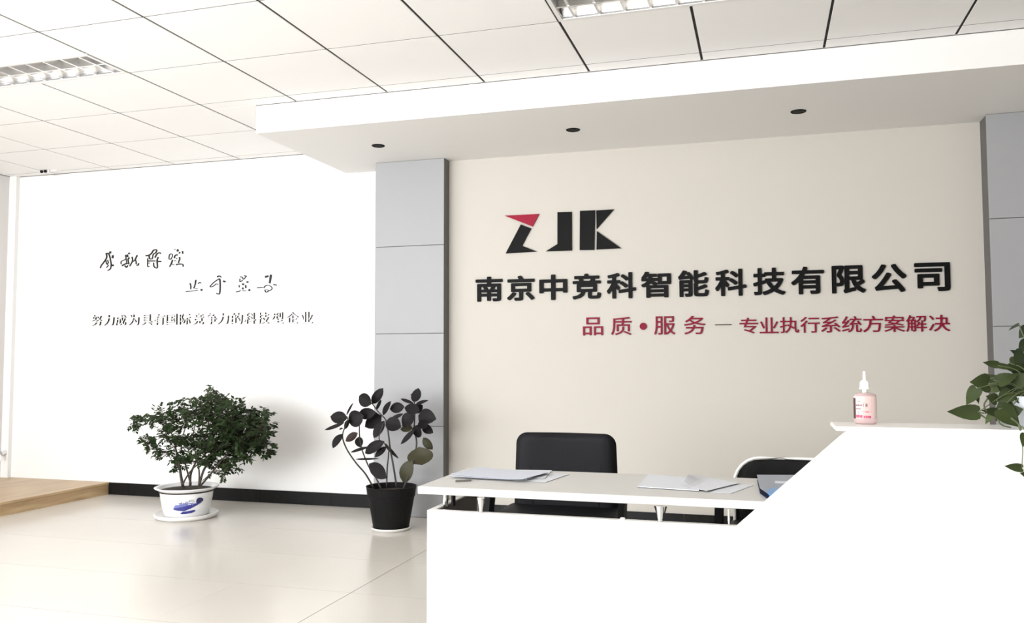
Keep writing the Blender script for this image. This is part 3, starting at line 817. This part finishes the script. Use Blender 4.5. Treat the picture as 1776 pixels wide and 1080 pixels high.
blobs = [(645,105,42,7),(700,165,48,14),(570,185,55,18),(450,205,55,20),(640,215,80,36),(740,215,72,34),(830,240,60,28),(925,290,68,34),(985,255,32,10),(1015,330,34,9),(880,350,92,60),(800,400,92,60),(965,385,58,26),(1005,455,38,12),(1020,515,30,8),(700,330,82,44),(600,300,58,22),(500,280,55,22),(400,330,55,26),(330,275,50,20),(240,280,38,13),(150,310,36,13),(330,385,50,20),(225,440,42,13),(250,515,42,8),(320,520,26,8),(430,455,58,30),(415,560,42,14),(520,430,34,8),(560,500,46,16),(640,500,58,28),(640,430,66,32),(720,460,68,36),(820,490,58,28),(900,465,56,24),(950,470,46,16),(870,525,38,14),(790,580,46,18),(745,610,32,10),(710,655,30,6),(650,600,38,12),(600,560,38,14),(480,570,36,12),(385,612,20,3),(560,380,34,8),(760,300,80,36)]
bm = bmesh.new(); tw = bmesh.new()
for x, y, r, n in blobs:
    for _ in range(int(n*1.7)):
        a_ = rr.uniform(0, 2*math.pi); q = r*math.sqrt(rr.random()); 
        dyb = rr.gauss(0, .11) if r > 35 else rr.gauss(0, .05)
        c_ = bpx(x+q*math.cos(a_), y+q*math.sin(a_)*.9, dyb)
        # compound leaf: a short rachis with five to seven leaflets
        dr = V((rr.gauss(0, 1), rr.gauss(0, 1), rr.gauss(-.1, .5))).normalized()
        L = rr.uniform(.035, .06); up = V((rr.gauss(0, .4), rr.gauss(-.35, .4), 1)).normalized(); sd = dr.cross(up).normalized()
        add_tube(tw, [c_, c_+dr*L], .0008, n=3)
        for k in range(3):
            for s in (-1, 1):
                b_ = c_+dr*L*(.3+.3*k)
                dl = (dr*.7+sd*s*rr.uniform(.7, 1.1)+V((0, 0, rr.uniform(-.5, .15)))).normalized()
                ll = rr.uniform(.024, .036)
                nn = (up+V((rr.gauss(0, .3), rr.gauss(0, .3), 0))).normalized(); s2 = dl.cross(nn).normalized()*ll*.31
                v = [bm.verts.new(z_) for z_ in (b_, b_+dl*ll*.45+s2+nn*.002, b_+dl*ll, b_+dl*ll*.45-s2+nn*.002, b_+dl*ll*.5)]
                bm.faces.new((v[0], v[1], v[4])); bm.faces.new((v[1], v[2], v[4])); bm.faces.new((v[2], v[3], v[4])); bm.faces.new((v[3], v[0], v[4]))
        near = min(tips, key=lambda T_: (T_-c_).length)
        if (near-c_).length > .02 and rr.random() < .4: add_tube(tw, [near, near.lerp(c_, .5)+V((0, 0, -.008)), c_], .0012, .0007, n=3)
o = obj('foliage', bm, M['leaf_small'], t); o['kind'] = 'stuff'
o = obj('twigs', tw, M['bark'], t); o['kind'] = 'stuff'

# ------------------------------------------------------------------ rubber plant in the black pot
RX, RY = -2.275, 4.95
t = thing('rubber_plant', 'dark broad-leaved rubber plant in a tapered black pot in front of the grey column', 'plant', (RX, RY, 0))
def rp_(x, y, dy=0):
    p = at(540+x*.2686, 650+y*.2686, RY+dy); return V((p.x-RX, dy, p.z))
obj('saucer', lathe([(0, 0), (.112, 0), (.126, .014), (.128, .020), (.121, .020), (.11, .008), (0, .006)], 40), M['saucer'], t, smooth=True)
hq = at(680, 842, RY).z
obj('pot', lathe([(0, .008), (.106, .008), (.112, .014), (.146, hq-.065), (.150, hq-.063), (.158, hq-.004), (.161, hq), (.155, hq), (.14, hq-.04), (.0, hq-.04)], 40), M['black'], t, smooth=False)
obj('soil', lathe([(0, hq-.03), (.10, hq-.032), (.142, hq-.035), (.14, hq-.042)], 24), M['soil'], t, smooth=True)
for pp, dy, r in [([(405, 735), (350, 640), (290, 570), (235, 490), (205, 420), (205, 370), (235, 290), (225, 265)], -.06, .0058), ([(450, 735), (410, 650), (370, 590), (330, 490), (312, 400), (310, 320)], .05, .0062),
                  ([(486, 730), (490, 600), (498, 520), (495, 460), (440, 420), (445, 370), (465, 310)], -.03, .0048), ([(552, 730), (530, 590), (510, 480), (495, 360), (480, 290), (430, 235), (390, 180)], .0, .0062),
                  ([(595, 735), (635, 630), (660, 560), (680, 440), (665, 350), (668, 250), (665, 170)], .04, .007)]:
    P = spline([rp_(x, y, dy*i/(len(pp)-1)*2) for i, (x, y) in enumerate(pp)], 5)
    obj('stem', tube(P, r, r*.55, n=8), M['stem_dark'], t, smooth=True)
ov = [.0, .62, .90, 1, .98, .84, .55, .0]
LV = [(390,188,308,135,78,-.06,0),(392,188,464,84,58,.0,0),(418,228,452,158,20,.02,0),(462,260,515,168,38,.03,0),(418,240,304,258,66,-.02,0),(338,262,240,305,98,-.06,0),(232,282,122,268,72,-.10,0),(226,262,272,178,18,-.06,0),(216,305,83,356,24,-.13,0),(202,380,138,474,56,-.12,0),(455,262,345,335,88,.06,0),(472,296,402,408,62,.02,0),(478,300,580,340,84,-.05,0),(512,288,595,250,24,.0,0),(602,205,506,220,62,.05,0),(662,178,692,84,62,.08,0),(662,184,576,154,20,.12,0),(668,198,758,163,22,.10,0),(700,228,600,212,64,.03,0),(665,258,588,330,92,.02,0),(690,262,808,285,92,.03,0),(715,318,788,374,56,.08,0),(690,320,688,405,66,.0,0),(668,352,576,448,38,-.02,0),(722,404,784,482,52,.10,1),(696,464,716,582,150,.04,1),(592,694,650,546,88,.02,1),(372,572,484,668,84,-.06,0),(474,428,346,506,62,-.08,0),(484,462,408,532,38,-.04,0),(470,440,566,542,20,.04,0),(372,464,252,500,20,.0,0),(282,544,442,540,12,.02,0),(300,374,220,428,48,.06,2),(306,398,316,468,50,.08,0),(655,342,574,352,48,.08,1),(700,290,742,345,60,-.04,0),(242,288,214,350,30,-.1,0),(392,232,446,300,34,.05,0),(205,345,180,352,12,-.1,0),(640,125,662,132,10,.1,0),(655,240,720,195,60,.1,0)]
for x0, y0, x1, y1, wd, dy, mi in LV:
    tlt = rr.uniform(-.045, .045)
    A, B = rp_(x0, y0, dy), rp_(x1, y1, dy+tlt)
    m_ = M[('leaf_dark', 'leaf_olive', 'leaf_red')[mi]]
    bm = add_leaf(bmesh.new(), (0, 0, 0), B-A, wd*.2686/272*1.12, V((-A.x*0+rr.uniform(-.3, .3), -1, rr.uniform(.0, .5))), fold=rr.uniform(.05, .28), curl=rr.uniform(-.05, .1), prof=ov, n=7)
    ob = obj('leaf', bm, m_, t, label=('olive green leaf' if mi == 1 else 'reddish young leaf' if mi == 2 else None)); ob.location = A

# ------------------------------------------------------------------ pothos on the counter
PXc = at(1812, 700, YD+.06).x; PY = YD+.07
t = thing('pothos_plant', 'trailing heart-leaved green plant in pale grey pot on the raised counter', 'plant', (PXc, PY, czt))
zr = at(1776, 686, PY).z-czt
pr_w = (PXc-at(1751, 690, PY).x)
obj('pot', lathe([(0, .0005), (pr_w*.62, .0005), (pr_w*.70, .006), (pr_w*.92, zr*.6), (pr_w, zr), (pr_w*.95, zr), (pr_w*.85, zr*.6), (0, zr*.55)], 40), M['pot_grey'], t, smooth=True)
obj('soil', lathe([(0, zr-.008), (pr_w*.9, zr-.012), (pr_w*.88, zr-.03)], 24), M['soil'], t, smooth=True)
def pp_(x, y, dy=0):
    p = at(1420+x*.2222, 620+y*.2222, PY+dy); return V((p.x-PXc, dy, p.z-czt))
heart = [.30, .80, 1, .98, .84, .60, .32, 0]
def add_heart(bm, A, B, wd, nrm, fold, curl):
    # heart leaf: the two lobes reach back beyond the stalk
    base = A; L = (B-A).length; d = (B-A)/L; nrm = (nrm-d*nrm.dot(d)).normalized(); s = d.cross(nrm)
    out = [(0.0, 0.02), (-.10, .22), (-.06, .40), (.06, .49), (.25, .5), (.45, .43), (.65, .30), (.83, .14), (1.0, 0)]
    mid = [0, .0, .04, .12, .27, .45, .65, .83, 1.0]
    pv = None
    for k in range(len(out)):
        tt, ww = out[k]; c_ = base+d*L*mid[k]+nrm*L*curl*math.sin(math.pi*mid[k])
        def P(sg): return base+d*L*tt+s*sg*wd*ww+nrm*(wd*ww*fold+L*curl*math.sin(math.pi*max(0, tt)))
        cur = (bm.verts.new(c_), bm.verts.new(P(1)), bm.verts.new(P(-1)))
        if pv:
            for a_, b_ in ((1, 0), (2, 0)):
                try: f = bm.faces.new((pv[0], cur[0], cur[a_], pv[a_])); f.smooth = True
                except ValueError: pass
        pv = cur
    bmesh.ops.remove_doubles(bm, verts=bm.verts, dist=.0003)
    return bm
PV = [(1398,58,1278,36,58,.03,0),(1400,62,1565,104,50,.0,0),(1490,40,1640,110,120,.03,2),(1322,205,1176,190,140,-.03,0),(1270,172,1412,138,62,.05,0),(1232,240,1150,372,92,-.05,0),(1240,428,998,421,112,-.06,0),(1386,330,1302,300,86,-.04,0),(1500,275,1390,345,110,-.03,0),(1392,430,1268,412,66,-.02,0),(1420,400,1575,545,140,-.07,0),(1400,190,1556,132,98,-.04,0),(1222,262,1250,362,44,-.02,0),(1585,862,1446,845,62,-.09,0),(1640,930,1566,900,62,-.09,0),(1615,600,1590,700,70,-.09,2),(1340,225,1460,240,100,.07,3),(1440,200,1600,262,110,.0,1),(1520,200,1640,120,120,-.02,0),(1560,150,1680,200,120,.04,1),(1350,440,1300,520,50,.05,3),(1410,480,1390,440,60,.06,3),(1470,430,1600,400,110,-.05,0),(1500,330,1380,400,90,.03,2),
      (1480,250,1385,185,92,.02,1),(1570,260,1480,175,104,.01,0),(1545,335,1440,305,92,-.01,0),(1610,160,1500,108,92,.02,1),(1600,335,1540,245,104,-.03,0),(1585,-10,1490,-60,60,.04,1),
      (1600,-40,1530,60,110,.0,1),(1650,-120,1560,-40,110,.05,1),(1600,20,1510,90,90,.05,1),(1560,-260,1480,-210,22,.02,1),(1640,-230,1560,-150,90,.03,1),(1700,60,1600,-60,130,.03,0),(1700,200,1660,60,130,-.02,2),(1760,-100,1700,-200,120,.06,0),(1850,100,1960,40,130,.03,0),(1800,250,1920,300,130,-.06,2),(1750,330,1720,460,110,-.07,0),(1850,-50,1900,-180,120,.02,1),(1900,200,2060,260,120,.04,0)]
cen = V((0, 0, zr-.01))
for x0, y0, x1, y1, wd, dy, mi in PV:
    A, B = pp_(x0, y0, dy), pp_(x1, y1, dy+rr.uniform(-.02, .02))
    m_ = M[('pothos', 'pothos_dark', 'pothos', 'pothos_pale')[mi]]
    bm = add_heart(bmesh.new(), V((0, 0, 0)), B-A, wd*.2222/ (FPX/(PY*.955+.0))*1.0, V((rr.uniform(-.25, .25), -1, rr.uniform(.1, .6))), rr.uniform(.0, .25), rr.uniform(-.05, .12))
    ob = obj('leaf', bm, m_, t, label='pale green leaf' if mi == 3 else None); ob.location = A
    far = (y0 > 560)
    start = cen+V(((A.x)*.12, (dy)*.2, 0)) if not far else pp_(1560, 520, -.085)
    if far: P = [start, start.lerp(A, .5)+V((.004, -.004, 0)), A]
    else: P = [start, start.lerp(A, .45)+V((0, 0, .03)), A]
    obj('stem', tube(spline(P, 5), .0016, .0011, n=6), M['vine'], t, smooth=True)
for pts, dy in [([(1330, 300), (1290, 370), (1310, 430), (1240, 428)], -.03), ([(1410, 440), (1405, 500), (1440, 530), (1500, 545)], -.07), ([(1500, 470), (1560, 520), (1585, 580), (1600, 650)], -.086), ([(1240, 430), (1300, 470), (1340, 500)], -.05)]:
    obj('stem', tube(spline([pp_(x, y, dy) for x, y in pts], 5), .0022, .0016, n=6), M['vine'], t, smooth=True)
